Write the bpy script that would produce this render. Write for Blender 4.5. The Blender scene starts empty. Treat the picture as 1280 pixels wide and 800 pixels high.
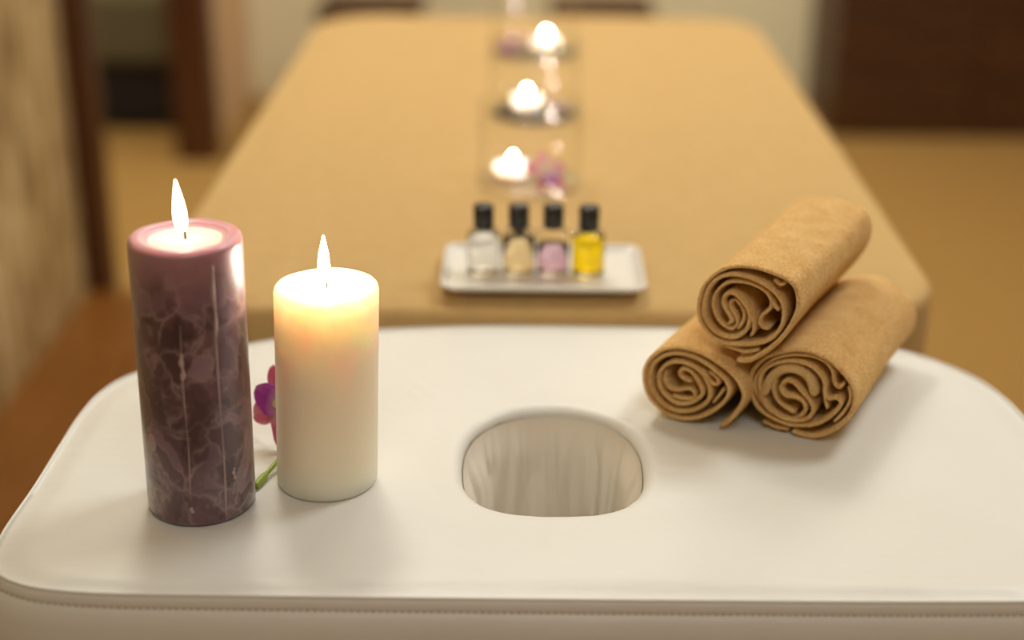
import bpy, bmesh, math, random
from mathutils import Vector, Matrix, noise
random.seed(7)
SC = bpy.context.scene
COL = SC.collection
PI = math.pi

# ------------------------------------------------------------------ camera
cam_d = bpy.data.cameras.new('camera')
cam = bpy.data.objects.new('camera', cam_d); COL.objects.link(cam); SC.camera = cam
cam_d.sensor_fit = 'HORIZONTAL'; cam_d.sensor_width = 36.0
cam_d.lens = 1903.0 / 1280.0 * 36.0
cam_d.clip_start = 0.01
M = ((0.9999025, 0.0109989, -0.0085987), (0.0121436, -0.3813080, 0.9243683), (0.0068883, -0.9243826, -0.3814044))
cam.matrix_world = Matrix(((M[0][0], -M[0][1], -M[0][2], 0.0),
                           (M[1][0], -M[1][1], -M[1][2], 0.0),
                           (M[2][0], -M[2][1], -M[2][2], 1.182),
                           (0, 0, 0, 1)))
cam_d.dof.use_dof = True
cam_d.dof.focus_distance = 0.985
cam_d.dof.aperture_fstop = 2.2

# ------------------------------------------------------------------ world + exposure
w = bpy.data.worlds.new('world'); SC.world = w; w.use_nodes = True
w.node_tree.nodes['Background'].inputs['Color'].default_value = (1.0, 0.82, 0.6, 1)
w.node_tree.nodes['Background'].inputs['Strength'].default_value = 0.05
SC.view_settings.view_transform = 'Standard'
SC.view_settings.look = 'None'
SC.view_settings.gamma = 1.0
SC.view_settings.use_curve_mapping = False
SC.view_settings.exposure = 0.50

# ------------------------------------------------------------------ ceiling lamps and added fill lights
def area(name, loc, target, size, power, col):
    d = bpy.data.lights.new(name, 'AREA'); d.shape = 'DISK'; d.size = size; d.energy = power; d.color = col
    o = bpy.data.objects.new(name, d); COL.objects.link(o); o.location = loc
    o.rotation_euler = (Vector(target) - Vector(loc)).to_track_quat('-Z', 'Y').to_euler()
    return o
area('ceiling_light_key', (1.15, 1.75, 2.52), (0.15, 1.1, 0.7), 0.7, 18, (0.96, 0.985, 0.98))
area('ceiling_light_far', (0.1, 2.6, 2.55), (0.0, 1.9, 0.7), 1.1, 9.5, (0.97, 0.97, 0.92))
area('fill_light_near', (0.2, -0.3, 2.55), (0.1, 0.7, 0.7), 1.0, 10.5, (0.97, 0.97, 0.93))  # added frontal fill for the near side of the cushion
area('fill_light_back', (0.6, 3.75, 2.55), (0.5, 4.7, 0.5), 0.7, 21, (1.0, 0.92, 0.80))  # unseen light added to brighten the back wall
area('fill_light_side', (-0.4, 2.2, 2.55), (-0.92, 2.2, 0.8), 0.5, 14, (1.0, 0.93, 0.80))  # extra light aimed at the left wall panel to lift it
area('ceiling_light_alcove', (-1.7, 3.4, 2.5), (-1.4, 3.8, 0.0), 0.6, 20, (1.0, 0.90, 0.72))

# ------------------------------------------------------------------ helpers
def link(name, me, m=None, parent=None, smooth=True):
    if m is not None: me.materials.append(m)
    if smooth:
        me.polygons.foreach_set('use_smooth', [True] * len(me.polygons))
    me.update()
    o = bpy.data.objects.new(name, me); COL.objects.link(o)
    if parent is not None: o.parent = parent
    return o
def pyobj(name, vs, fs, m=None, parent=None, smooth=True):
    me = bpy.data.meshes.new(name); me.from_pydata([tuple(v) for v in vs], [], fs); me.validate()
    return link(name, me, m, parent, smooth)
def bmobj(name, bm, m=None, parent=None, smooth=True, recalc=True):
    if recalc: bmesh.ops.recalc_face_normals(bm, faces=bm.faces)
    me = bpy.data.meshes.new(name); bm.to_mesh(me); bm.free()
    return link(name, me, m, parent, smooth)
def tag(o, label=None, cat=None, group=None, kind=None):
    if label: o['label'] = label
    if cat: o['category'] = cat
    if group: o['group'] = group
    if kind: o['kind'] = kind
    return o
def empty(name, loc=(0, 0, 0), rz=0.0):
    o = bpy.data.objects.new(name, None); COL.objects.link(o); o.location = loc; o.rotation_euler = (0, 0, rz)
    o.empty_display_size = 0.05
    return o
def box_bm(x0, x1, y0, y1, z0, z1, bev=0.0, seg=2, bm=None):
    b = bmesh.new()
    bmesh.ops.create_cube(b, size=1.0)
    for v in b.verts:
        v.co = Vector((x0 + (v.co.x + .5) * (x1 - x0), y0 + (v.co.y + .5) * (y1 - y0), z0 + (v.co.z + .5) * (z1 - z0)))
    if bev > 0:
        bmesh.ops.bevel(b, geom=list(b.edges), offset=bev, segments=seg, profile=0.5, affect='EDGES')
    if bm is None: return b
    me = bpy.data.meshes.new('t'); b.to_mesh(me); b.free(); bm.from_mesh(me); bpy.data.meshes.remove(me)
    return bm
def lathe(prof, n=64, close=True, cx=0.0, cy=0.0, wob=None):
    """prof: (r, z) list from bottom axis to top axis or open."""
    vs, fs = [], []
    rings = []
    for (r, z) in prof:
        if r < 1e-6:
            rings.append([len(vs)]); vs.append((cx, cy, z))
        else:
            idx = []
            for i in range(n):
                a = 2 * PI * i / n
                rr, zz = (r, z) if wob is None else wob(r, z, a)
                idx.append(len(vs)); vs.append((cx + rr * math.cos(a), cy + rr * math.sin(a), zz))
            rings.append(idx)
    for A, B in zip(rings[:-1], rings[1:]):
        if len(A) == 1 and len(B) == 1: continue
        if len(A) == 1:
            for i in range(n): fs.append((A[0], B[(i + 1) % n], B[i]))
        elif len(B) == 1:
            for i in range(n): fs.append((A[i], A[(i + 1) % n], B[0]))
        else:
            for i in range(n): fs.append((A[i], A[(i + 1) % n], B[(i + 1) % n], B[i]))
    return vs, fs
def tube(pts, rad, n=8, caps=True):
    pts = [Vector(p) for p in pts]
    if not hasattr(rad, '__len__'): rad = [rad] * len(pts)
    vs, fs = [], []
    up = Vector((0.13, 0.31, 0.94)).normalized()
    for i, p in enumerate(pts):
        t = (pts[min(i + 1, len(pts) - 1)] - pts[max(i - 1, 0)]).normalized()
        s = t.cross(up)
        if s.length < 1e-4: s = t.cross(Vector((1, 0, 0)))
        s.normalize(); q = s.cross(t)
        for k in range(n):
            a = 2 * PI * k / n
            vs.append(p + (s * math.cos(a) + q * math.sin(a)) * rad[i])
    for i in range(len(pts) - 1):
        for k in range(n):
            fs.append((i * n + k, i * n + (k + 1) % n, (i + 1) * n + (k + 1) % n, (i + 1) * n + k))
    if caps:
        fs.append(tuple(range(n - 1, -1, -1))); fs.append(tuple(range((len(pts) - 1) * n, len(pts) * n)))
    return vs, fs
def catmull(pts, per=10, closed=False):
    P = [Vector(p) for p in pts]; n = len(P); out = []
    rng = n if closed else n - 1
    for i in range(rng):
        if closed: a, b, c, d = P[(i - 1) % n], P[i], P[(i + 1) % n], P[(i + 2) % n]
        else: a, b, c, d = P[max(i - 1, 0)], P[i], P[i + 1], P[min(i + 2, n - 1)]
        for k in range(per):
            t = k / per
            out.append(0.5 * ((2 * b) + (c - a) * t + (2 * a - 5 * b + 4 * c - d) * t * t + (3 * b - a - 3 * c + d) * t ** 3))
    if not closed: out.append(P[-1])
    return out
def resample(P, n, closed=False):
    Q = list(P) + ([P[0]] if closed else [])
    L = [0.0]
    for a, b in zip(Q[:-1], Q[1:]): L.append(L[-1] + (b - a).length)
    T = L[-1]; out = []; j = 0
    cnt = n if closed else n - 1
    for i in range(n):
        s = T * i / cnt
        while j < len(L) - 2 and L[j + 1] < s: j += 1
        d = L[j + 1] - L[j]
        t = 0 if d < 1e-12 else min(1, (s - L[j]) / d)
        out.append(Q[j].lerp(Q[j + 1], t))
    return out
def sm(a, b, x):
    t = max(0.0, min(1.0, (x - a) / (b - a))); return t * t * (3 - 2 * t)

# ------------------------------------------------------------------ materials
def mat(name, base=(.8, .8, .8), rough=.5, **kw):
    m = bpy.data.materials.new(name); m.use_nodes = True
    b = m.node_tree.nodes['Principled BSDF']
    b.inputs['Base Color'].default_value = (*base, 1); b.inputs['Roughness'].default_value = rough
    for k, v in kw.items():
        b.inputs[k.replace('_', ' ')].default_value = v
    return m
def N(m, typ, **kw):
    n = m.node_tree.nodes.new(typ)
    for k, v in kw.items(): setattr(n, k, v)
    return n
def L(m, a, b): m.node_tree.links.new(a, b)
def P(m): return m.node_tree.nodes['Principled BSDF']
def coords(m, scale=(1, 1, 1), rot=(0, 0, 0)):
    t = N(m, 'ShaderNodeTexCoord'); mp = N(m, 'ShaderNodeMapping')
    mp.inputs['Scale'].default_value = scale; mp.inputs['Rotation'].default_value = rot
    L(m, t.outputs['Object'], mp.inputs['Vector']); return mp.outputs['Vector']
def noise_n(m, vec, scale, detail=3, rough=.55):
    n = N(m, 'ShaderNodeTexNoise'); n.inputs['Scale'].default_value = scale
    n.inputs['Detail'].default_value = detail; n.inputs['Roughness'].default_value = rough
    L(m, vec, n.inputs['Vector']); return n
def ramp(m, fac, stops):
    r = N(m, 'ShaderNodeValToRGB'); e = r.color_ramp.elements
    while len(e) < len(stops): e.new(0.5)
    for i, (p, c) in enumerate(stops): e[i].position = p; e[i].color = (*c, 1)
    L(m, fac, r.inputs['Fac']); return r.outputs['Color']
def bump(m, h, strength=.3, dist=.001, prev=None):
    b = N(m, 'ShaderNodeBump'); b.inputs['Strength'].default_value = strength; b.inputs['Distance'].default_value = dist
    L(m, h, b.inputs['Height'])
    if prev is not None: L(m, prev, b.inputs['Normal'])
    L(m, b.outputs['Normal'], P(m).inputs['Normal']); return b.outputs['Normal']

# cream leather
m_leather = mat('cream_leather', (.78, .77, .70), .42)
v = coords(m_leather)
n1 = noise_n(m_leather, v, 6, 2); L(m_leather, ramp(m_leather, n1.outputs['Fac'], [(.3, (.755, .765, .71)), (.7, (.79, .80, .76))]), P(m_leather).inputs['Base Color'])
vo = N(m_leather, 'ShaderNodeTexVoronoi'); vo.inputs['Scale'].default_value = 900; L(m_leather, v, vo.inputs['Vector'])
nb = bump(m_leather, vo.outputs['Distance'], .10, .0004)
v2 = coords(m_leather, (1, 3.2, 1)); n2 = noise_n(m_leather, v2, 28, 4)
bump(m_leather, n2.outputs['Fac'], .2, .003, nb)
m_lining = mat('cream_lining', (.88, .84, .74), .6)
v = coords(m_lining); bump(m_lining, noise_n(m_lining, v, 300, 3).outputs['Fac'], .15, .0005)
m_thread = mat('thread', (.46, .37, .24), .8)

def cloth(name, c1, c2, fine=1500, st=.6, sheen=.3, dist=.0012, folds=0):
    m = mat(name, c1, .95); p = P(m)
    p.inputs['Sheen Weight'].default_value = sheen; p.inputs['Sheen Roughness'].default_value = .5
    p.inputs['Sheen Tint'].default_value = (*c2, 1)
    p.inputs['Specular IOR Level'].default_value = .15
    v = coords(m); a = noise_n(m, v, fine, 3, .7); b = noise_n(m, v, 60, 3)
    mx = N(m, 'ShaderNodeMath', operation='ADD'); s = N(m, 'ShaderNodeMath', operation='MULTIPLY'); s.inputs[1].default_value = .5
    L(m, b.outputs['Fac'], s.inputs[0]); L(m, s.outputs[0], mx.inputs[0]); L(m, a.outputs['Fac'], mx.inputs[1])
    L(m, ramp(m, mx.outputs[0], [(.5, c1), (1.0, c2)]), p.inputs['Base Color'])
    if folds:
        wv = coords(m, (1.0, 3.0, 1.0), (0, 0, .5)); wn = noise_n(m, wv, 55, 4, .6)
        sc_ = N(m, 'ShaderNodeMath', operation='MULTIPLY_ADD'); sc_.inputs[1].default_value = folds
        L(m, wn.outputs['Fac'], sc_.inputs[0]); L(m, mx.outputs[0], sc_.inputs[2]); bump(m, sc_.outputs[0], st, dist)
    else: bump(m, mx.outputs[0], st, dist)
    return m
m_towel = cloth('tan_terry', (.74, .385, .115), (1.0, .73, .33), 480, .75, .5, .0035, 1.0)
m_towel_edge = cloth('tan_terry_hem', (.78, .44, .15), (1.0, .75, .36), 600, 1.0, .5, .003, .6)
m_sheet = cloth('tan_fleece', (.485, .325, .132), (.575, .40, .178), 500, .35, .3, .0012)
m_carpet = cloth('tan_carpet', (.29, .165, .042), (.43, .27, .09), 240, .6, .1, .004)

def wood(name, c1, c2, sc=(1, 1, 1), rough=.45, scale=9, rot=(0, 0, 0)):
    m = mat(name, c1, rough); v = coords(m, sc, rot); n = noise_n(m, v, scale, 5, .6)
    L(m, ramp(m, n.outputs['Fac'], [(.3, c1), (.7, c2)]), P(m).inputs['Base Color'])
    bump(m, n.outputs['Fac'], .1, .001); return m
m_dark = wood('dark_walnut', (.040, .014, .003), (.080, .030, .006), (1, 1, 8), .5, 5)
m_jamb = wood('reddish_dark_wood', (.045, .014, .004), (.10, .032, .008), (9, 9, .7), .42, 4)
m_floorwood = wood('brown_floor_wood', (.17, .060, .008), (.25, .095, .016), (9, .6, 1), .35, 6)
m_table_wood = wood('table_wood', (.22, .11, .04), (.32, .17, .07), (1, 1, 5), .4, 8)
m_wall = mat('back_wall_paint', (.84, .80, .57), .85)
v = coords(m_wall); bump(m_wall, noise_n(m_wall, v, 120, 3).outputs['Fac'], .1, .001)
m_wall_l = mat('warm_beige_paint', (.66, .46, .27), .85)
m_ceiling = mat('ceiling_paint', (.80, .70, .50), .9)
# mottled gold textured wall
m_panel = mat('mottled_gold_plaster', (.3, .22, .1), .55)
v = coords(m_panel, (1, 2.6, .8)); n1 = noise_n(m_panel, v, 3.2, 6, .62); v3 = coords(m_panel, (1, 9, 1.6)); n3 = noise_n(m_panel, v3, 5, 5, .6)
ad = N(m_panel, 'ShaderNodeMath', operation='ADD'); L(m_panel, n1.outputs['Fac'], ad.inputs[0]); L(m_panel, n3.outputs['Fac'], ad.inputs[1])
hf = N(m_panel, 'ShaderNodeMath', operation='MULTIPLY'); hf.inputs[1].default_value = .5; L(m_panel, ad.outputs[0], hf.inputs[0])
L(m_panel, ramp(m_panel, hf.outputs[0], [(.40, (.18, .115, .04)), (.5, (.45, .32, .14)), (.60, (.80, .67, .40))]), P(m_panel).inputs['Base Color'])
bump(m_panel, hf.outputs[0], .6, .02)

# waxes
m_white_wax = mat('ivory_wax', (1.0, .88, .70), .42, Subsurface_Weight=.65, Subsurface_Scale=.062)
P(m_white_wax).inputs['Subsurface Radius'].default_value = (1.0, .50, .36)
m_pool = mat('melted_wax', (.98, .90, .78), .08, Subsurface_Weight=1.0, Subsurface_Scale=.02)
P(m_pool).inputs['Subsurface Radius'].default_value = (1.0, .7, .4)
m_pur = mat('purple_marbled_wax', (.1, .05, .07), .32, Subsurface_Weight=.35, Subsurface_Scale=.012, Coat_Weight=1.0, Coat_Roughness=.38)
P(m_pur).inputs['Subsurface Radius'].default_value = (1.0, .35, .45)
v = coords(m_pur, (1, 1, .8)); dn = noise_n(m_pur, v, 38, 3)
mixv = N(m_pur, 'ShaderNodeMixRGB', blend_type='LINEAR_LIGHT'); mixv.inputs['Fac'].default_value = .022
L(m_pur, v, mixv.inputs['Color1']); L(m_pur, dn.outputs['Color'], mixv.inputs['Color2'])
vr = N(m_pur, 'ShaderNodeTexVoronoi', feature='DISTANCE_TO_EDGE'); vr.inputs['Scale'].default_value = 52; L(m_pur, mixv.outputs[0], vr.inputs['Vector'])
vc = N(m_pur, 'ShaderNodeTexVoronoi', feature='F1'); vc.inputs['Scale'].default_value = 52; L(m_pur, mixv.outputs[0], vc.inputs['Vector'])
sep = N(m_pur, 'ShaderNodeSeparateColor'); L(m_pur, vc.outputs['Color'], sep.inputs[0])
cell = ramp(m_pur, sep.outputs[0], [(0.0, (.085, .038, .056)), (.55, (.14, .072, .098)), (.88, (.21, .13, .17)), (1.0, (.28, .20, .25))])
v2c = N(m_pur, 'ShaderNodeTexVoronoi', feature='F1'); v2c.inputs['Scale'].default_value = 95; L(m_pur, mixv.outputs[0], v2c.inputs['Vector'])
sep2 = N(m_pur, 'ShaderNodeSeparateColor'); L(m_pur, v2c.outputs['Color'], sep2.inputs[0])
mul = N(m_pur, 'ShaderNodeMixRGB', blend_type='MULTIPLY'); mul.inputs['Fac'].default_value = 1.0
L(m_pur, cell, mul.inputs['Color1']); L(m_pur, ramp(m_pur, sep2.outputs[1], [(0.0, (.55, .5, .52)), (1.0, (1.35, 1.3, 1.35))]), mul.inputs['Color2']); cell = mul.outputs[0]
veins = ramp(m_pur, vr.outputs['Distance'], [(0.0, (1, 1, 1)), (.035, (.5, .5, .5)), (.13, (0, 0, 0))])
mx = N(m_pur, 'ShaderNodeMixRGB'); mx.inputs['Color2'].default_value = (.33, .235, .24, 1)
n5 = noise_n(m_pur, v, 55, 3); mk = N(m_pur, 'ShaderNodeMath', operation='MULTIPLY'); L(m_pur, veins, mk.inputs[0])
L(m_pur, ramp(m_pur, n5.outputs['Fac'], [(.38, (.15, .15, .15)), (.6, (1, 1, 1))]), mk.inputs[1])
L(m_pur, mk.outputs[0], mx.inputs['Fac']); L(m_pur, cell, mx.inputs['Color1'])
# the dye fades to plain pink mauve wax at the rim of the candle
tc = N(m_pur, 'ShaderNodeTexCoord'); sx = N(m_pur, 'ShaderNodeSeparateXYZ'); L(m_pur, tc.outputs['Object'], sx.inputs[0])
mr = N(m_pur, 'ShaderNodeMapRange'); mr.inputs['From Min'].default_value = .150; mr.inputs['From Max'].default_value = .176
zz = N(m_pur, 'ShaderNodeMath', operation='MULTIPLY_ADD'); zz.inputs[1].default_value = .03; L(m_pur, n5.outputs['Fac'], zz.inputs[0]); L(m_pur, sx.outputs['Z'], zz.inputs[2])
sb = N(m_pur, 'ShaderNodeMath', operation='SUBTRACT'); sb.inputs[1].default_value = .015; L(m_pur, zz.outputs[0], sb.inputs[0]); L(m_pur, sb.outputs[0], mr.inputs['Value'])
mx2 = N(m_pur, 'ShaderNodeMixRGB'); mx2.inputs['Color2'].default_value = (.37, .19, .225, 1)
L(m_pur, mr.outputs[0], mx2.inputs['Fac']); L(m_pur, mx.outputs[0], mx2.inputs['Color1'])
L(m_pur, mx2.outputs[0], P(m_pur).inputs['Base Color'])
bump(m_pur, vr.outputs['Distance'], .12, .0012)
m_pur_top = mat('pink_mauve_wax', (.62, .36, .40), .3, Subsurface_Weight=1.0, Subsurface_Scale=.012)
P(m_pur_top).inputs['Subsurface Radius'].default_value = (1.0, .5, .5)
m_drip = mat('pale_wax_drip', (.50, .38, .36), .3)
m_drip2 = mat('faint_wax_seam', (.42, .32, .32), .3)
m_wick = mat('burnt_wick', (.02, .012, .012), .9)
def flame_mat(name, s):
    m = bpy.data.materials.new(name); m.use_nodes = True; nt = m.node_tree; nt.nodes.clear()
    o = nt.nodes.new('ShaderNodeOutputMaterial'); e = nt.nodes.new('ShaderNodeEmission')
    e.inputs['Color'].default_value = (1.0, .80, .64, 1); e.inputs['Strength'].default_value = s
    nt.links.new(e.outputs[0], o.inputs['Surface']); return m
m_flame = flame_mat('pillar_flame', 165)
m_flame2 = flame_mat('pillar_flame_low', 13)
m_tflame = flame_mat('tealight_flame', 110)

def thin_glass(name, tint, gain):
    # a pane too thin to bend the view: clear with a fresnel reflection
    m = bpy.data.materials.new(name); m.use_nodes = True; nt = m.node_tree; nt.nodes.clear()
    o = nt.nodes.new('ShaderNodeOutputMaterial'); t = nt.nodes.new('ShaderNodeBsdfTransparent'); g = nt.nodes.new('ShaderNodeBsdfGlossy')
    f = nt.nodes.new('ShaderNodeFresnel'); mx = nt.nodes.new('ShaderNodeMixShader'); k = nt.nodes.new('ShaderNodeMath'); k.operation = 'MULTIPLY'
    ge = nt.nodes.new('ShaderNodeNewGeometry'); mi = nt.nodes.new('ShaderNodeMapRange')
    mi.inputs['To Min'].default_value = 1.45; mi.inputs['To Max'].default_value = 1 / 1.45      # same reflection on both faces of the pane
    nt.links.new(ge.outputs['Backfacing'], mi.inputs['Value']); nt.links.new(mi.outputs[0], f.inputs['IOR'])
    k.inputs[1].default_value = gain; k.use_clamp = True
    t.inputs['Color'].default_value = (*tint, 1); g.inputs['Roughness'].default_value = 0.0
    nt.links.new(f.outputs[0], k.inputs[0]); nt.links.new(k.outputs[0], mx.inputs[0]); nt.links.new(t.outputs[0], mx.inputs[1]); nt.links.new(g.outputs[0], mx.inputs[2]); nt.links.new(mx.outputs[0], o.inputs['Surface'])
    return m
m_glass = thin_glass('clear_glass', (.997, .999, .996), .5)
m_gbase = thin_glass('glass_base', (.99, .99, .985), 1.6)
m_water = mat('water', (1, 1, 1), .0, Transmission_Weight=1.0, IOR=1.33)
m_bglass = mat('bottle_glass', (.99, .99, .98), .02, Transmission_Weight=1.0, IOR=1.22)
def liquid(name, c): return mat(name, c, .0, Transmission_Weight=1.0, IOR=1.25)
m_liq = [liquid('clear_oil', (.90, .88, .84)), liquid('pale_amber_oil', (.84, .66, .38)), liquid('mauve_oil', (.72, .47, .60)), liquid('yellow_oil', (1.0, .72, .01))]
m_cap = mat('black_plastic', (.008, .008, .008), .3)
m_ceramic = mat('white_glazed_ceramic', (.76, .75, .70), .12)
m_tea = mat('white_tealight_wax', (.97, .90, .82), .3, Subsurface_Weight=1.0, Subsurface_Scale=.05)
P(m_tea).inputs['Subsurface Radius'].default_value = (1.0, .8, .62)
def petal_mat(name, tip, base, r):
    m = mat(name, tip, .45, Subsurface_Weight=.25, Subsurface_Scale=.003)
    t = N(m, 'ShaderNodeTexCoord'); g = N(m, 'ShaderNodeVectorMath', operation='LENGTH'); L(m, t.outputs['Object'], g.inputs[0])
    mr = N(m, 'ShaderNodeMapRange'); mr.inputs['From Max'].default_value = r; L(m, g.outputs['Value'], mr.inputs['Value'])
    L(m, ramp(m, mr.outputs[0], [(.2, base), (.62, tip)]), P(m).inputs['Base Color'])
    return m
m_petal = petal_mat('mauve_petal', (.58, .15, .30), (.80, .74, .58), .028)
m_lip = petal_mat('purple_lip', (.34, .03, .42), (.70, .45, .62), .024)
m_throat = mat('yellow_green_throat', (.62, .62, .16), .5)
m_stem = mat('green_stem', (.36, .50, .07), .4)
m_sofa = cloth('grey_upholstery', (.10, .088, .048), (.16, .145, .085), 400, .4, .1)
m_sofa_shade = mat('painted_sofa_shade', (.012, .009, .005), .9)  # near black, painted for the shadow beneath the sofa

# ------------------------------------------------------------------ setting
def struct(name, bm, m, parent=None, kind='structure', smooth=False):
    o = bmobj(name, bm, m, parent, smooth)
    if parent is None: o['kind'] = kind
    return o
struct('floor', box_bm(-2.6, 2.2, -1.5, 4.75, -.05, 0), m_carpet)
struct('ceiling', box_bm(-2.6, 2.2, -1.5, 4.75, 2.6, 2.65), m_ceiling)
struct('wall_back', box_bm(-2.6, 2.2, 4.7, 4.78, 0, 2.6), m_wall)
struct('wall_front', box_bm(-2.6, 2.2, -1.58, -1.5, 0, 2.6), m_wall_l)
struct('wall_right', box_bm(2.2, 2.28, -1.58, 4.78, 0, 2.6), m_wall_l)
struct('wall_alcove', box_bm(-2.68, -2.6, -1.58, 4.78, 0, 2.6), m_wall_l)
struct('wall_left', box_bm(-.99, -.92, -1.5, 2.965, 0, 2.6), m_panel)
struct('wall_left_far', box_bm(-.925, -.865, 4.05, 4.7, 0, 2.6), m_wall_l)
dr = empty('door_1', (-.92, 3.5, 0)); dr['kind'] = 'structure'
def child_box(name, root, x0, x1, y0, y1, z0, z1, m, bev=.003, seg=1):
    o = bmobj(name, box_bm(x0, x1, y0, y1, z0, z1, bev, seg), m, root, False)
    o.matrix_parent_inverse = Matrix.Translation(-Vector(root.location)); return o
child_box('jamb', dr, -.985, -.868, 2.967, 3.035, 0, 2.2, m_jamb)
child_box('jamb', dr, -.945, -.838, 3.955, 4.048, 0, 2.2, m_jamb)
child_box('header', dr, -.985, -.868, 2.967, 4.048, 2.2, 2.3, m_jamb)
# brown boards along the left wall
tr = empty('trim_1', (-.75, 1.2, 0)); tr['kind'] = 'structure'
for k in range(5):
    x0 = -.918 + k * .062
    for (a, b) in ((-.6, .9), (.904, 2.965)):
        child_box('floor_board', tr, x0, x0 + .060, a, b, .0005, .014 + .0012 * ((k * 7) % 3), m_floorwood, .002)

# ------------------------------------------------------------------ background furniture
cb = empty('wooden_cabinet', (1.32, 4.47, 0))
tag(cb, 'dark brown wooden cabinet with plain drawer fronts standing right of the pale back wall', 'cabinet')
child_box('body', cb, .872, 1.80, 4.295, 4.695, 0.0, 1.5, m_dark)
for k in range(8):
    for (a, b) in ((.875, 1.275), (1.279, 1.79)):
        child_box('drawer', cb, a, b, 4.275, 4.294, .008 + k * .176, .180 + k * .176, m_dark, .002)
sf = empty('grey_sofa', (-1.45, 4.35, 0))
tag(sf, 'grey upholstered sofa with the shade under its seat painted black, seen through the doorway on the left', 'sofa')
child_box('base', sf, -1.98, -.955, 4.27, 4.66, .02, .19, m_sofa_shade, .01, 2)  # black block in place of the shaded gap under the seat
child_box('seat', sf, -1.98, -.955, 4.25, 4.66, .192, .40, m_sofa, .03, 3)
child_box('backrest', sf, -1.98, -.955, 4.56, 4.68, .402, .85, m_sofa, .03, 3)
for (x, s) in ((-.43, 'left'), (.20, 'right')):
    st = empty('low_stool', (x, 4.2, 0))
    tag(st, 'low dark wooden stool behind the far end of the covered table, %s of the candles' % s, 'stool', 'low stools by the back wall')
    child_box('seat', st, x - .14, x + .14, 4.05, 4.35, .355, .395, m_dark, .006, 2)
    for sx in (-1, 1):
        for sy in (-1, 1):
            child_box('leg', st, x + sx * .115 - .015, x + sx * .115 + .015, 4.2 + sy * .12 - .015, 4.2 + sy * .12 + .015, 0, .354, m_dark, .002)

# ------------------------------------------------------------------ massage table
TZ = .70
table = empty('massage_table', (.01, 1.6, 0))
tag(table, 'cream leather massage table with an oval face hole in its near end', 'table')
def own(o, root=None):
    root = root or table
    o.matrix_parent_inverse = Matrix.Translation(-Vector(root.location)); return o
HX, HY, HA, HB = .0197, .9245, .0615, .0790
ctrl = [(-.16, .7535), (-.255, .7550), (-.298, .765), (-.3175, .786), (-.3225, .82), (-.3210, .88), (-.3210, .94), (-.3205, .985), (-.3155, 1.025), (-.300, 1.058), (-.255, 1.098), (-.17, 1.140), (-.05, 1.160),
        (.08, 1.162), (.21, 1.155), (.296, 1.124), (.340, 1.080), (.358, 1.035), (.3645, .98), (.367, .90), (.366, .83), (.354, .782), (.318, .762), (.25, .7565), (.05, .754)]
out_pts = resample(catmull([(x, y, 0) for x, y in ctrl], 24, True), 560, True)
NO = len(out_pts)
hole = []
for p in out_pts:
    a = math.atan2(p.y - HY, p.x - HX); c, s = math.cos(a), math.sin(a); e = 2.25 if s > 0 else 2.25 + .6 * min(1, -s * 2)
    r = (abs(c / HA) ** e + abs(s / (HB if s > 0 else HB - .0055)) ** e) ** (-1 / e)
    hole.append(Vector((HX + r * c, HY + r * s, 0)))
def onorm(i):
    t = out_pts[(i + 1) % NO] - out_pts[i - 1]; t.normalize(); return Vector((t.y, -t.x, 0))
sgn = 1 if onorm(0).y < 0 else -1
onrm = [onorm(i) * sgn for i in range(NO)]
def top_z(x, y, dout, dh):
    z = TZ
    z -= .0030 * (1 - sm(0, .022, dout)) + .0012 * (1 - sm(0, .09, dout))
    z -= .0012 * (1 - sm(0, .05, dh))
    z += .0009 * noise.noise(Vector((x * 9, y * 9, 1)))
    # soft creases pulled towards the face hole
    gx, gy = x + .082, y - 1.015
    ph = (gx * .83 + gy * .56)
    z += .00035 * math.sin(ph * 2 * PI / .0125 + 9 * (gx * .56 - gy * .83) ** 2 * 40) * math.exp(-(gx / .035) ** 2 - (gy / .05) ** 2) * (.55 + 1.3 * noise.noise(Vector((x * 30, y * 30, 8))))
    ang = math.atan2(y - HY, x - HX)
    z += .00035 * math.exp(-dh / .028) * noise.noise(Vector((math.cos(ang) * 7, math.sin(ang) * 7, dh * 6)))
    # fine puckers along the seam
    z += .00035 * math.exp(-dout / .016) * noise.noise(Vector((x * 60, y * 60, 3)))
    return z
vs, fs = [], []
RT = 74
rb = .009
for j in range(RT + 1):
    t = j / RT; t = t ** 1.0
    for i in range(NO):
        a = hole[i]; b = out_pts[i]
        ra = (a - Vector((HX, HY, 0))).normalized()
        a2 = a + ra * rb
        p = a2.lerp(b, t)
        vs.append((p.x, p.y, top_z(p.x, p.y, (b - p).length, (p - a2).length)))
prof = [(.0000, -.0040), (.0012, -.0046), (.0024, -.0066), (.0036, -.0096), (.0034, -.0106), (.0034, -.0110), (.0044, -.0118), (.0072, -.0150), (.0100, -.024), (.0120, -.040), (.0125, -.060), (.011, -.080), (.005, -.098), (-.008, -.105)]
rows = [[RT * NO + i for i in range(NO)]]
for (dn_, dz) in prof:
    row = []
    for i in range(NO):
        p = out_pts[i]; dd = dn_
        if dz < -.016: dd += .0011 * noise.noise(Vector((p.x * 22, p.y * 22, dz * 9))) * sm(-.016, -.05, dz)
        q = p + onrm[i] * dd
        row.append(len(vs)); vs.append((q.x, q.y, TZ + dz))
    rows.append(row)
for j in range(RT):
    for i in range(NO):
        k = (i + 1) % NO; fs.append((j * NO + i, j * NO + k, (j + 1) * NO + k, (j + 1) * NO + i))
for A, B in zip(rows[:-1], rows[1:]):
    for i in range(NO):
        k = (i + 1) % NO; fs.append((A[i], A[k], B[k], B[i]))
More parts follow.
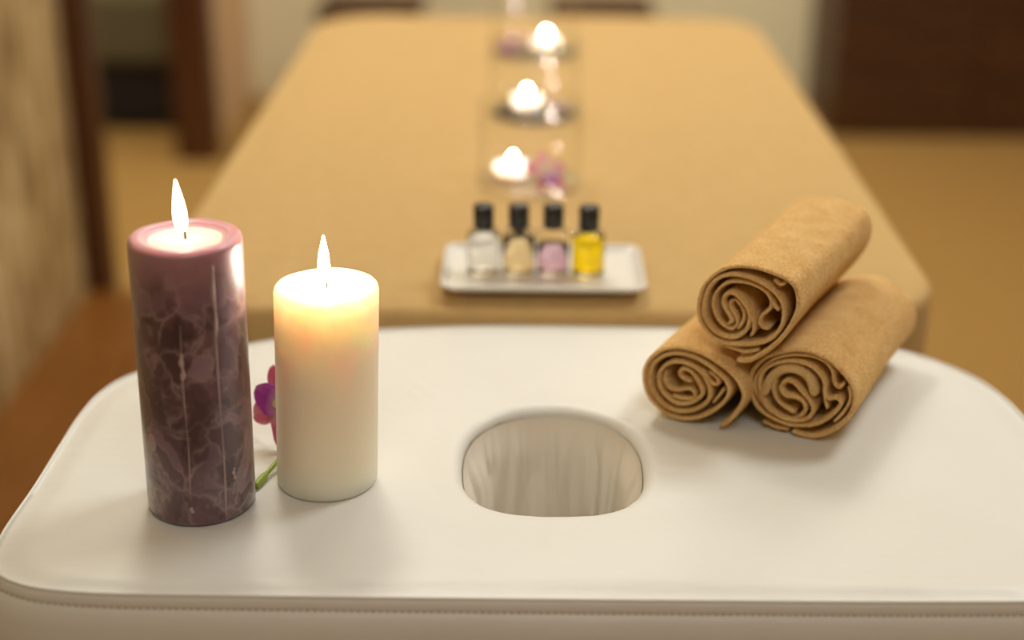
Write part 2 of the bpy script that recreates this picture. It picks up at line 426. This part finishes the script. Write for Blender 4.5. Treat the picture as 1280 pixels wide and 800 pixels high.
# rounded lip of the hole
lip = [[i for i in range(NO)]]
for q in range(1, 6):
    a = q / 5 * PI / 2; row = []
    for i in range(NO):
        h = hole[i]; ra = (h - Vector((HX, HY, 0))).normalized()
        p = h + ra * (rb - rb * math.sin(a)); row.append(len(vs)); vs.append((p.x, p.y, vs[i][2] - rb * .8 * (1 - math.cos(a))))
    lip.append(row)
for A, B in zip(lip[:-1], lip[1:]):
    for i in range(NO):
        k = (i + 1) % NO; fs.append((A[k], A[i], B[i], B[k]))
head = own(pyobj('head_cushion', vs, fs, m_leather, table))
# pleated lining of the face hole
vs, fs = [], []; NL = 420; NR = 34
for j in range(NR + 1):
    t = j / NR; z = TZ - .0085 - t * .090
    for i in range(NL):
        a = 2 * PI * i / NL; c, s = math.cos(a), math.sin(a); e = 2.25 if s > 0 else 2.25 + .6 * min(1, -s * 2)
        r = (abs(c / HA) ** e + abs(s / (HB if s > 0 else HB - .0055)) ** e) ** (-1 / e)
        n_ = noise.noise(Vector((c * 4.2, s * 4.2, 5 + t * .8))) + .6 * noise.noise(Vector((c * 9, s * 9, 2 + t * 1.1)))
        fold = -abs(n_) ** .8
        r = r * (1 - .10 * t) - .0005 + (.0090 * sm(0, .35, t)) * (fold + .15) - .003 * sm(.0, .3, t)
        vs.append((HX + r * c, HY + r * s, z))
for j in range(NR):
    for i in range(NL):
        k = (i + 1) % NL; fs.append((j * NL + k, j * NL + i, (j + 1) * NL + i, (j + 1) * NL + k))
own(pyobj('hole_lining', vs, fs, m_lining, table))
# piping along the seam and the stitches below it
pv = [(p + onrm[i] * .0005 + Vector((0, 0, TZ - .0037))) for i, p in enumerate(out_pts)]
def ring_tube(pts, nrm, r, n=8):
    vs, fs = [], []; m_ = len(pts)
    for i, p in enumerate(pts):
        for k in range(n):
            a = 2 * PI * k / n; vs.append(p + nrm[i] * (r * math.cos(a)) + Vector((0, 0, r * math.sin(a))))
    for i in range(m_):
        j = (i + 1) % m_
        for k in range(n): fs.append((i * n + k, i * n + (k + 1) % n, j * n + (k + 1) % n, j * n + k))
    return vs, fs
a, b = ring_tube(pv, onrm, .0011)
own(pyobj('piping', a, b, m_leather, table))
sp = resample([out_pts[i] + onrm[i] * .0036 for i in range(NO)], 470, True)
vs, fs = [], []
for i, p in enumerate(sp):
    q = sp[(i + 1) % len(sp)]; c = p.lerp(q, .5); t = (q - p).normalized(); n_ = Vector((t.y, -t.x, 0)) * sgn
    c = c + Vector((0, 0, TZ - .0108)) ; h = (q - p).length * .33
    b0 = len(vs)
    for (u_, w_, z_) in ((-1, 0, 0), (-.6, .0004, .0004), (-.6, .0004, -.0004), (.6, .0004, .0004), (.6, .0004, -.0004), (1, 0, 0), (-.6, -.0006, 0), (.6, -.0006, 0)):
        vs.append(c + t * (h * u_) + n_ * w_ + Vector((0, 0, z_)))
    fs += [(b0, b0 + 2, b0 + 1), (b0 + 1, b0 + 2, b0 + 4, b0 + 3), (b0 + 3, b0 + 4, b0 + 5), (b0, b0 + 1, b0 + 6), (b0, b0 + 6, b0 + 2), (b0 + 1, b0 + 3, b0 + 7, b0 + 6), (b0 + 2, b0 + 6, b0 + 7, b0 + 4), (b0 + 3, b0 + 5, b0 + 7), (b0 + 4, b0 + 7, b0 + 5)]
stt = own(pyobj('stitching', vs, fs, m_thread, table)); stt['kind'] = 'stuff'
own(bmobj('mattress', box_bm(-.305, .325, 1.20, 2.38, .59, .695, .03, 4), m_leather, table))
own(bmobj('frame', box_bm(-.29, .30, .80, 2.40, .53, .588, .004, 1), m_table_wood, table, False))
for x in (-.27, .28):
    for y in (.86, 2.34):
        own(bmobj('leg', box_bm(x - .025, x + .025, y - .025, y + .025, 0, .529, .004, 1), m_table_wood, table, False))

# ------------------------------------------------------------------ tan sheet draped over the table
SX0, SX1, SY0, SY1, SZ = -.329, .357, 1.1665, 2.41, .712
def rr(n, r_near, r_far):
    pts = []
    for (cx, cy, a0, r) in ((SX1 - r_near, SY0 + r_near, -90, r_near), (SX1 - r_far, SY1 - r_far, 0, r_far), (SX0 + r_far, SY1 - r_far, 90, r_far), (SX0 + r_near, SY0 + r_near, 180, r_near)):
        for k in range(13):
            a = math.radians(a0 + 90 * k / 12); pts.append(Vector((cx + r * math.cos(a), cy + r * math.sin(a), 0)))
    return resample(pts, n, True)
NS = 720
so = rr(NS, .095, .10)
snrm = []
for i in range(NS):
    t = so[(i + 2) % NS] - so[i - 2]; t.normalize(); snrm.append(Vector((t.y, -t.x, 0)))
cxm = (SX0 + SX1) / 2
def med(p): return Vector((cxm, max(1.42, min(2.2, p.y)), 0))
vs, fs = [], []
RS = 46
er = .011
for j in range(RS + 1):
    t = 1 - (1 - j / RS) ** 1.25
    for i in range(NS):
        b = so[i] - snrm[i] * er; a = med(so[i]); p = a.lerp(b, t)
        d = (b - p).length
        z = SZ + .0014 * noise.noise(Vector((p.x * 5, p.y * 5, 0))) + .0007 * noise.noise(Vector((p.x * 22, p.y * 14, 4)))
        z -= .0030 * (1 - sm(0, .05, d))
        if p.y < 1.22: z += .0018 * math.exp(-((p.y - 1.192) / .012) ** 2) * (1 + .5 * noise.noise(Vector((p.x * 10, 0, 0))))
        vs.append((p.x, p.y, z))
DN = 34
for j in range(1, DN + 1):
    for i in range(NS):
        if j <= 6:
            a = j / 6 * PI / 2; off = -er + er * math.sin(a); dz = -er * (1 - math.cos(a)); drop = 0
        else:
            drop = (j - 6) / (DN - 6); off = 0; dz = -er - drop * .34
        p = so[i]; nr = snrm[i]
        corner = min(1, 4 * abs(nr.x * nr.y)) if abs(nr.x) > .02 and abs(nr.y) > .02 else 0
        side = abs(nr.x)
        w_ = noise.noise(Vector((p.x * 7, p.y * 7, 3))) * .018 + .012 * math.sin(math.atan2(nr.y, nr.x) * 9 + 1.2) * corner
        if nr.y < -.93: k = .10 * 0        # tucked flat at the near end
        else: k = 1
        near = sm(-1, -.75, nr.y)
        q = p + nr * (off + sm(0, 1, drop) * near * (w_ + .012 * side))
        z = SZ - .0030 + dz + vs[(RS) * NS + i][2] - (SZ - .0030)
        if nr.y < -.93: z = max(z, .60 - drop * .02)
        vs.append((q.x, q.y, z))
for j in range(RS + DN):
    for i in range(NS):
        k = (i + 1) % NS; fs.append((j * NS + i, j * NS + k, (j + 1) * NS + k, (j + 1) * NS + i))
me = bpy.data.meshes.new('table_sheet'); me.from_pydata([tuple(v) for v in vs], [], fs)
bm = bmesh.new(); bm.from_mesh(me); bmesh.ops.remove_doubles(bm, verts=bm.verts, dist=1e-5)
bpy.data.meshes.remove(me)
sheet = bmobj('table_sheet', bm, m_sheet)
tag(sheet, 'tan fleece sheet draped over the long far part of the massage table', 'sheet')

# ------------------------------------------------------------------ candles
def flame(name, loc, h, r, lean, m, parent):
    vs, fs = [], []
    n = 20; rows_ = 18
    prof_ = []
    for j in range(rows_ + 1):
        t = j / rows_
        rad = r * (math.sin(PI * min(1, t * 1.0) ** .62) ** .8) * (1 - .25 * t) if 0 < t < 1 else 0
        prof_.append((max(rad, 0), t * h))
    vs, fs = lathe(prof_, n)
    vs = [(x + lean[0] * (z / h) ** 1.3 * h, y + lean[1] * (z / h) ** 1.3 * h, z) for x, y, z in vs]
    o = pyobj(name, vs, fs, m, parent); o.location = loc; return o
def pillar(name, loc, R, H, top_shift, m_side, m_top, pool_r, label, wick, fl, m_fl):
    root = empty(name, loc); tag(root, label, 'candle')
    def wob(r, z, a):
        return r * (1 + .004 * math.sin(3 * a + z * 20) * (r > R * .6)), z + (.0003 * math.sin(2 * a + 1) + .0002 * math.sin(5 * a)) * (z > H * .9)
    shift = lambda x, y, z: (x + top_shift[0] * z / H, y + top_shift[1] * z / H, z)
    side = [(0, 0), (R * .5, 0), (R - .004, 0), (R - .0012, .0008), (R - .0002, .003)] + [(R, .003 + (H - .0075) * k / 24) for k in range(1, 25)] + [(R - .0006, H - .0022), (R - .0020, H - .0006), (R - .0040, H)]
    top = [(R - .0060, H - .0003), (R - .0085, H - .0007), (pool_r + .003, H - .0013), (pool_r, H - .0022), (pool_r - .0015, H - .0030), (pool_r * .6, H - .0031), (pool_r * .3, H - .0031), (0, H - .0031)]
    v_, f_ = lathe(side + top, 96, wob=wob)
    body = pyobj('wax_body', [shift(*p) for p in v_], f_, m_side, root)
    body.data.materials.append(m_top); body.data.materials.append(m_pool)
    for pg in body.data.polygons:
        c = pg.center; rr_ = math.hypot(c.x - top_shift[0], c.y - top_shift[1])
        if c.z > H * .95:
            if rr_ < pool_r - .001: pg.material_index = 2
            elif rr_ < R - .0012: pg.material_index = 1
    tx, ty, _ = shift(0, 0, H)
    pts = [Vector((tx + p[0], ty + p[1], H - .0045 + p[2])) for p in wick]
    v_, f_ = tube(catmull(pts, 5), .0008, 8); pyobj('wick', v_, f_, m_wick, root)
    e = pts[-1]
    flame('flame', (e.x, e.y, e.z - .0042), fl[0], fl[1], fl[2], m_fl, root)
    return root
pc = pillar('pillar_candle', (-.2059, .8567, TZ + .0003), .0340, .1813, (.0023, 0), m_pur, m_pur_top, .0235,
       'tall purple marbled pillar candle, lit, at the left of the face hole',
       [(0, 0, 0), (.0002, 0, .004), (-.0006, 0, .0075), (-.0016, 0, .0098)], (.0330, .0042, (-.045, 0)), m_flame2)
def drip(parent, ang, z0, z1, r, R, shift, H, name='wax_drip', m=None, blob=0.0):
    pts, rad = [], []
    n = 16
    for k in range(n + 1):
        t = k / n; z = z0 + (z1 - z0) * t; a = ang + .012 * math.sin(t * 9 + ang)
        pts.append((R * math.cos(a) + shift[0] * z / H, R * math.sin(a) + shift[1] * z / H, z)); rad.append(r * (1 + .35 * math.sin(t * 14 + ang)) * (1 if 0 < k < n else .3) + blob * (t < .1))
    v_, f_ = tube(pts, rad, 8); return pyobj(name, v_, f_, m or m_drip, parent)
A_ = math.radians
drip(pc, A_(-88), .100, .118, .0013, .0337, (.0023, 0), .1813)
drip(pc, A_(-88), .012, .136, .00042, .0338, (.0023, 0), .1813, 'wax_seam', m_drip2)
drip(pc, A_(-88), .011, .0145, .0011, .0338, (.0023, 0), .1813)
drip(pc, A_(-52), .002, .168, .0006, .0338, (.0023, 0), .1813, 'wax_seam', m_drip2)
drip(pc, A_(-52), .125, .172, .0010, .0338, (.0023, 0), .1813)
drip(pc, A_(-40), .028, .036, .0010, .0338, (.0023, 0), .1813)
# chip in the wax
v_, f_ = lathe([(0, .0008), (.0035, .0005), (.0042, 0)], 7)
ch = pyobj('wax_chip', [(x, y * 1.5, z) for x, y, z in v_], f_, m_drip2, pc, False)
ca = A_(-130); ch.location = (.0337 * math.cos(ca), .0337 * math.sin(ca), .055); ch.rotation_euler = (PI / 2, 0, ca + PI / 2)

wc = pillar('pillar_candle', (-.1293, .8876, TZ + .0003), .0329, .1387, (.0047, 0), m_white_wax, m_white_wax, .0225,
       'shorter ivory pillar candle, lit, glowing orange below its rim',
       [(0, 0, 0), (.0001, 0, .004), (-.0004, 0, .0072), (-.0012, 0, .0092)], (.0315, .0040, (.02, 0)), m_flame)

# ------------------------------------------------------------------ rolled towels
TOW = {'A': {'c': [0.1513, 0.9645, 0.7893], 'p': [('o', [(-5.1, -35.1), (3.5, -33.3), (14.0, -25.1), (24.1, -13.1), (31.8, 0.8), (35.3, 12.6), (33.9, 23.5), (28.6, 29.5), (17.6, 33.0), (5.6, 35.1), (-6.2, 34.7), (-16.0, 31.7), (-24.7, 25.0), (-32.3, 15.2), (-35.3, 4.2), (-34.6, -7.2), (-30.5, -15.8), (-23.9, -21.9), (-15.5, -24.4), (-5.3, -23.6), (7.6, -20.2), (16.3, -15.2), (22.6, -7.2), (25.1, 1.5), (24.4, 10.5), (20.8, 17.0), (13.4, 23.2), (3.3, 26.8), (-6.8, 27.8), (-15.7, 26.2), (-23.5, 21.4), (-29.1, 13.2), (-31.4, 3.9), (-31.1, -5.4), (-27.6, -12.6), (-21.1, -18.1), (-12.7, -19.8), (-5.7, -17.7), (-0.5, -11.9), (1.9, -3.1), (0.4, 3.8), (-4.6, 10.1), (-10.8, 13.5), (-16.0, 11.8), (-17.7, 6.5), (-15.9, 1.7), (-12.3, -2.8), (-10.5, -6.6), (-12.9, -9.4)]), ('m', [(-10.5, 7.9), (-12.6, 6.5), (-12.1, 2.4), (-8.2, -3.0), (-7.1, -8.5), (-11.1, -13.5), (-18.4, -10.8), (-23.2, -3.9), (-25.3, 5.1), (-22.0, 14.0), (-14.3, 20.8), (-4.4, 22.9), (4.6, 22.0), (11.8, 18.8), (15.7, 12.9), (14.6, 6.6), (10.0, 1.6), (8.4, -3.9), (11.2, -7.5), (15.7, -7.1)]), ('m', [(-9.6, 9.6), (-5.8, 6.2), (-2.4, 0.2), (-3.0, -6.1), (-6.1, -12.0)]), ('m', [(17.0, 14.2), (17.8, 10.3), (21.5, 6.9)]), ('m', [(17.0, 28.4), (21.1, 25.1), (24.9, 26.8)]), ('m', [(3.1, 0.2), (4.9, -9.8), (3.2, -15.3)]), ('m', [(-14.3, -27.3), (-7.1, -27.9), (0.1, -28.5), (9.9, -24.4)])]}, 'L': {'c': [0.1189, 0.976, 0.7302], 'p': [('o', [(21.7, -26.7), (28.5, -20.1), (35.0, -8.3), (36.6, 0.7), (32.8, 9.5), (26.2, 16.6), (17.6, 22.2), (7.0, 26.3), (-4.6, 27.7), (-16.0, 25.8), (-25.4, 21.2), (-32.5, 13.7), (-36.5, 5.2), (-36.6, -3.6), (-33.5, -12.9), (-26.6, -21.3), (-17.7, -26.5), (-6.9, -27.7), (4.6, -24.1), (15.8, -16.0), (23.5, -6.6), (26.1, 1.6), (23.6, 8.5), (17.0, 14.6), (7.3, 20.0), (-3.3, 22.9), (-14.8, 21.6), (-24.1, 16.8), (-30.7, 9.5), (-33.0, 0.5), (-31.0, -9.0), (-25.2, -16.6), (-16.9, -21.5), (-6.1, -21.9), (4.3, -17.2), (11.2, -9.4), (12.6, -1.5), (9.2, 6.4), (3.6, 12.8), (-5.0, 16.1), (-14.5, 15.4), (-21.7, 10.6), (-26.1, 3.1), (-25.1, -6.6), (-18.9, -13.5), (-9.6, -16.5), (-0.2, -13.1), (6.3, -6.1), (6.5, -0.7), (1.9, 5.9), (-3.7, 11.0), (-8.9, 10.9), (-10.9, 7.3), (-7.5, 3.9), (-1.6, 3.0)]), ('m', [(-21.5, 6.3), (-22.2, -0.5), (-18.2, -6.1), (-11.2, -6.8), (-3.9, -3.8), (1.0, -5.7), (-0.4, -10.4), (-7.7, -12.6), (-15.2, -11.5)]), ('m', [(4.5, 14.6), (9.0, 9.6), (13.5, 4.7), (17.6, 5.6), (16.8, 9.2), (10.8, 13.8)]), ('m', [(15.4, -9.5), (19.1, -3.2), (21.9, 2.8)])]}, 'R': {'c': [0.1904, 0.9586, 0.7343], 'p': [('o', [(-3.9, -30.5), (5.3, -31.8), (15.2, -29.2), (26.3, -20.1), (35.0, -7.3), (36.7, 5.8), (32.9, 15.4), (24.3, 24.0), (13.1, 30.0), (1.1, 31.8), (-11.7, 28.7), (-24.3, 22.6), (-32.8, 13.8), (-36.7, 3.3), (-34.9, -8.2), (-29.6, -17.9), (-20.9, -23.6), (-9.4, -26.1), (2.7, -24.6), (14.3, -19.5), (23.5, -10.0), (27.8, -1.5), (24.9, 1.8), (19.6, 0.3), (16.4, 3.3), (15.2, 11.5), (9.1, 18.6), (0.9, 21.9), (-9.1, 21.3), (-19.8, 17.2), (-27.5, 10.7), (-30.1, 1.5), (-27.6, -8.7), (-22.4, -17.4), (-13.8, -21.7), (-3.6, -22.3), (6.2, -18.3), (9.5, -10.0), (6.0, -3.3), (0.6, 0.8), (-5.8, 5.6), (-11.9, 5.6), (-14.6, -0.4), (-10.5, -4.7), (-4.0, -4.3), (2.4, -6.3), (4.1, -12.3), (0.2, -18.4)]), ('m', [(28.2, 13.3), (25.2, 9.5), (21.6, 12.9), (19.3, 20.8), (12.4, 26.7), (1.4, 27.7), (-10.4, 25.2), (-21.1, 20.1), (-28.7, 12.6), (-33.3, 3.0), (-31.5, -7.5), (-25.5, -17.0)]), ('m', [(-18.4, 5.2), (-20.4, -1.7), (-17.3, -9.7), (-10.3, -14.6), (-3.0, -16.2)]), ('t', [(-26.7, -8.0), (-22.9, 4.2), (-15.5, 13.1), (-4.6, 15.9), (4.8, 11.3), (9.6, 0.7)]), ('m', [(16.0, 2.1), (17.4, -2.9), (18.8, -7.3)]), ('m', [(-25.6, -29.1), (-17.2, -31.0), (-7.0, -30.2)]), ('m', [(31.8, 12.0), (33.6, 3.0), (30.1, -7.4), (24.0, -16.3)])]}}
TH = math.radians(27)
def towel(key, label, length, seed, sag=0.0):
    d = TOW[key]; cx, cy, cz = d['c']
    sh = .0012 if key == 'R' else 0
    root = empty('rolled_towel', (cx + sh * math.cos(TH), cy - sh * math.sin(TH), cz), -TH)
    tag(root, label, 'towel', 'rolled tan towels in a pile')
    def deform(x, y, z):
        f = y / length
        s = 1 + .02 * math.sin(f * 5 + seed)
        x2 = x * s + .0012 * noise.noise(Vector((x * 25, y * 14, z * 25 + seed)))
        z2 = z * (1 - .0 * f) + .0012 * noise.noise(Vector((x * 25 + 9, y * 14, z * 25 + seed)))
        return (x2, y, z2)
    nlen = 30
    first = True
    for pi, (kind, pts) in enumerate(d['p']):
        P_ = catmull([(x / 1000, z / 1000, 0) for x, z in pts], 10)
        tot = sum((b - a).length for a, b in zip(P_[:-1], P_[1:]))
        n = max(14, int(tot / .0011)); P_ = resample(P_, n)
        ht = {'o': .00138, 'm': .00116, 't': .0032}[kind]
        depth = length if kind == 'o' else length * .8
        front = {'o': 0.0, 'm': .0012, 't': -.0004}[kind]
        vs, fs = [], []
        ys = [0, .0006, .0020, .0045, .0068, .0076, .0084, .0105] + [.0105 + (depth - .0105 - .006) * k / nlen for k in range(1, nlen + 1)] + [depth - .003, depth - .001, depth]
        per = len(ys) * 2 + 1 + 1
        for i, p in enumerate(P_):
            t = (P_[min(i + 1, n - 1)] - P_[max(i - 1, 0)]).normalized(); nr = Vector((-t.y, t.x, 0))
            endw = min(1, (i + .6) / 2.0, (n - 1 - i + .6) / 2.0)
            fy = .0011 * noise.noise(Vector((p.x * 60 + seed, p.y * 60, 2 + pi))) + .0005 * noise.noise(Vector((i * .6, seed, pi)))
            arc = i / n
            h0 = ht * (1.20 if (kind == 'o' and arc < .30) else 1.0) * (.55 + .45 * endw)
            row = []
            # loop: front mid, then + side going back, far mid, - side coming forward
            seq = [(0, front - .0009 + fy)]
            for k, y in enumerate(ys):
                g = .45 if k == 0 else (.85 if k == 1 else 1)
                if k in (5,): g = .35                       # stitched groove of the hem
                if k in (3, 4): g = 1.12
                if k == len(ys) - 1: g = .5
                seq.append((h0 * g, y + front + fy * max(0, 1 - y / .01)))
            seq.append((0, depth + .0007 + front))
            for k in range(len(ys) - 1, -1, -1):
                y = ys[k]; g = .45 if k == 0 else (.85 if k == 1 else 1)
                if k == len(ys) - 1: g = .5
                seq.append((-h0 * g, y + front + fy * max(0, 1 - y / .01)))
            for (off, y) in seq:
                q = p + nr * off; vs.append(deform(q.x, y, q.y))
            per = len(seq)
        for i in range(n - 1):
            for k in range(per):
                l = (k + 1) % per; fs.append((i * per + k, i * per + l, (i + 1) * per + l, (i + 1) * per + k))
        fs.append(tuple(range(per - 1, -1, -1))); fs.append(tuple(range((n - 1) * per, n * per)))
        nm = 'rolled_cloth' if kind == 'o' else ('thick_hem' if kind == 't' else 'inner_fold')
        bm = bmesh.new(); vv = [bm.verts.new(v) for v in vs]
        for f in fs:
            try: bm.faces.new([vv[q] for q in f])
            except ValueError: pass
        bmobj(nm, bm, m_towel_edge if kind == 't' else m_towel, root)
    return root
towel('L', 'rolled tan towel at the lower left of the three-towel pile', .160, 1.0)
towel('R', 'rolled tan towel at the lower right of the three-towel pile', .165, 2.0)
towel('A', 'rolled tan towel lying on top of the other two rolls', .172, 3.0)

# ------------------------------------------------------------------ tray and bottles
tray = empty('ceramic_tray', (.0150, 1.2335, .7135))
tag(tray, 'white glazed rectangular tray holding four small bottles', 'tray')
def rrect(hx, hy, r, n=10):
    pts = []
    for (sx, sy, a0) in ((1, -1, -90), (1, 1, 0), (-1, 1, 90), (-1, -1, 180)):
        for k in range(n + 1):
            a = math.radians(a0 + 90 * k / n); pts.append((sx * (hx - r) + r * math.cos(a), sy * (hy - r) + r * math.sin(a)))
    return pts
lay = [(.066, .032, .008, 0.0), (.069, .035, .010, 0.0), (.071, .037, .010, .0016), (.081, .048, .011, .0044), (.0858, .0538, .012, .0085), (.0868, .0548, .012, .0105), (.0864, .0544, .012, .0113), (.0852, .0532, .012, .0110), (.0835, .0515, .011, .0090), (.079, .047, .010, .0064), (.075, .043, .009, .0055), (.060, .030, .006, .0052)]
vs, fs = [], []
for (hx, hy, r, z) in lay:
    for (x, y) in rrect(hx, hy, r): vs.append((x, y, z))
n_ = 44
for j in range(len(lay) - 1):
    for i in range(n_):
        k = (i + 1) % n_; fs.append((j * n_ + i, j * n_ + k, (j + 1) * n_ + k, (j + 1) * n_ + i))
fs.append(tuple(range(n_ - 1, -1, -1))); fs.append(tuple(range((len(lay) - 1) * n_, len(lay) * n_)))
pyobj('dish', vs, fs, m_ceramic, tray)
bot_lab = ['small bottle of clear oil with black cap, leftmost on the tray', 'small bottle of pale amber oil with black cap on the tray',
           'small bottle of mauve oil with black cap on the tray', 'small bottle of bright yellow oil with black cap, rightmost on the tray']
def bottle(x, y, li):
    root = empty('oil_bottle', (x, y, .7135 + .0054)); tag(root, bot_lab[li], 'bottle', 'small oil bottles on the tray')
    out = [(0, 0), (.0112, 0), (.0130, .0006), (.0138, .0022), (.0140, .005), (.0140, .0345), (.0136, .0370), (.0122, .0392), (.0095, .0405), (.0066, .0412), (.0062, .0420), (.0062, .0480)]
    inn = [(.0046, .0480), (.0046, .0412), (.0080, .0392), (.0108, .0376), (.0122, .0352), (.0125, .033), (.0125, .0058), (.0115, .0036), (.0, .0032)]
    v_, f_ = lathe(out + inn, 40); pyobj('glass_body', v_, f_, m_bglass, root)
    lv = [.0345, .0335, .0260, .0350][li]
    li_p = [(0, .0033), (.0117, .0034), (.0127, .0060), (.0128, .010), (.0128, min(lv, .0330))]
    if lv > .034: li_p += [(.0124, .0350)]
    li_p += [(0, li_p[-1][1])]
    v_, f_ = lathe(li_p, 40); pyobj('oil', v_, f_, m_liq[li], root)
    cp = [(.0, .0415), (.0082, .0415), (.0087, .0420), (.0087, .0598), (.0080, .0612), (.0, .0614)]
    n = 48
    v_, f_ = lathe(cp, n, wob=lambda r, z, a: (r * (1 + (.02 * (round(a / (2 * PI) * n) % 2) if .0422 < z < .0605 and r > .0083 else 0)), z))
    pyobj('cap', v_, f_, m_cap, root)
for k, (x, y) in enumerate(((-.0362, 1.229), (-.0062, 1.230), (.0232, 1.231), (.0535, 1.228))):
    bottle(x, y, k)

# ------------------------------------------------------------------ orchids
def petal(parent, name, m, length, width, yaw, pitch, curl=.35, cup=.2, roll=0.0):
    nu, nv = 12, 8; vs, fs = [], []
    for i in range(nu + 1):
        u = i / nu; wd = width * .5 * (math.sin(PI * min(1, u * .92 + .05)) ** .65)
        for j in range(nv + 1):
            q = j / nv * 2 - 1
            vs.append((u * length, q * wd, -curl * length * u * u * .6 + cup * wd * q * q + .0006 * math.sin(q * 7 + u * 5) + .0009 * math.sin(u * 12 + q * 3) * abs(q)))
    for i in range(nu):
        for j in range(nv):
            a = i * (nv + 1) + j; fs.append((a, a + nv + 1, a + nv + 2, a + 1))
    o = pyobj(name, vs, fs, m, parent)
    md = o.modifiers.new('thickness', 'SOLIDIFY'); md.thickness = .0005
    o.matrix_local = Matrix.Rotation(yaw, 4, 'Z') @ Matrix.Rotation(-pitch, 4, 'Y') @ Matrix.Rotation(roll, 4, 'X')
    return o
def orchid(loc, rot, s, label, stem=None, tw=0.0):
    root = bpy.data.objects.new('orchid_flower', None); COL.objects.link(root); root.empty_display_size = .02
    root.location = loc; root.rotation_euler = rot
    tag(root, label, 'flower', 'orchid flowers')
    for k in range(5):
        a = 2 * PI * k / 5 + PI / 2 + tw
        petal(root, 'petal', m_petal, (.030 if k % 2 == 0 else .033) * s, (.017 if k % 2 == 0 else .021) * s, a, .25, .45)
    petal(root, 'lip', m_lip, .024 * s, .021 * s, -PI / 2 + tw, .75, .9, .5)
    v_, f_ = lathe([(0, 0), (.003 * s, .001), (.0038 * s, .004 * s), (.003 * s, .009 * s), (0, .011 * s)], 12)
    pyobj('throat', v_, f_, m_throat, root)
    if stem:
        R_ = root.rotation_euler.to_matrix().inverted()
        pts = [R_ @ (Vector(p) - Vector(loc)) for p in stem]
        P_ = catmull(pts, 8); v_, f_ = tube(P_, [.0016 * (1.6 if k > len(P_) * .8 else 1) for k in range(len(P_))], 8)
        pyobj('stem', v_, f_, m_stem, root)
    return root
# bloom lying between the two pillar candles: faces left and towards the front
o1 = orchid((-.1635, .940, .7300), (A_(68), A_(-12), A_(-38)), 1.0, 'purple and mauve orchid bloom lying between the two big candles',
       stem=[(-.1630, .937, .7265), (-.1560, .944, .716), (-.1570, .930, .7085), (-.1635, .905, .7065), (-.1700, .888, .7035), (-.1745, .874, .7022)], tw=A_(-108))

# ------------------------------------------------------------------ glass cylinders with tealights
def vase(cx, cy, fx, fy, R, H, lab, olab, opos, orot, os_):
    base = .7124
    root = empty('glass_cylinder', (cx, cy, base)); tag(root, 'clear open glass cylinder around a tealight ' + lab, 'glass', 'glass cylinders along the sheet')
    v_, f_ = lathe([(R, .004), (R, H - .001), (R - .0009, H), (R - .0018, H - .001), (R - .0018, .0055)], 72); pyobj('glass_wall', v_, f_, m_glass, root)
    v_, f_ = lathe([(0, 0), (R - .003, 0), (R - .0006, .0010), (R, .0035), (R - .0018, .0052), (0, .0054)], 72); pyobj('glass_base', v_, f_, m_gbase, root)
    c = empty('tealight', (fx, fy, base + .0056)); tag(c, 'small round white tealight burning in the glass ' + lab, 'candle', 'tealights in the glass cylinders')
    v_, f_ = lathe([(0, 0), (.0185, 0), (.0195, .001), (.0197, .0105), (.0200, .0110), (.0196, .0113), (.0190, .0108), (.0188, .0100), (0, .0098)], 48)
    pyobj('wax', v_, f_, m_tea, c)
    v_, f_ = tube([(0, 0, .0095), (.0003, 0, .0130), (0, 0, .0155)], .0006, 6); pyobj('wick', v_, f_, m_wick, c)
    flame('flame', (0, 0, .0136), .0095, .0036, (0, 0), m_tflame, c)
    orchid(opos, orot, os_, olab)
vase(.003, 1.505, -.0146, 1.525, .053, .095, 'nearest the tray', 'magenta orchid bloom in the glass nearest the tray', (.0195, 1.482, .733), (A_(50), 0, A_(25)), .72)
vase(.008, 1.790, -.0005, 1.810, .054, .095, 'in the middle of the row', 'pale orchid bloom in the middle glass of the row', (.036, 1.762, .731), (A_(40), 0, A_(80)), .5)
vase(.009, 2.122, .0255, 2.147, .060, .095, 'farthest along the sheet', 'mauve orchid bloom in the farthest glass of the row', (-.022, 2.095, .733), (A_(50), 0, A_(-40)), .66)
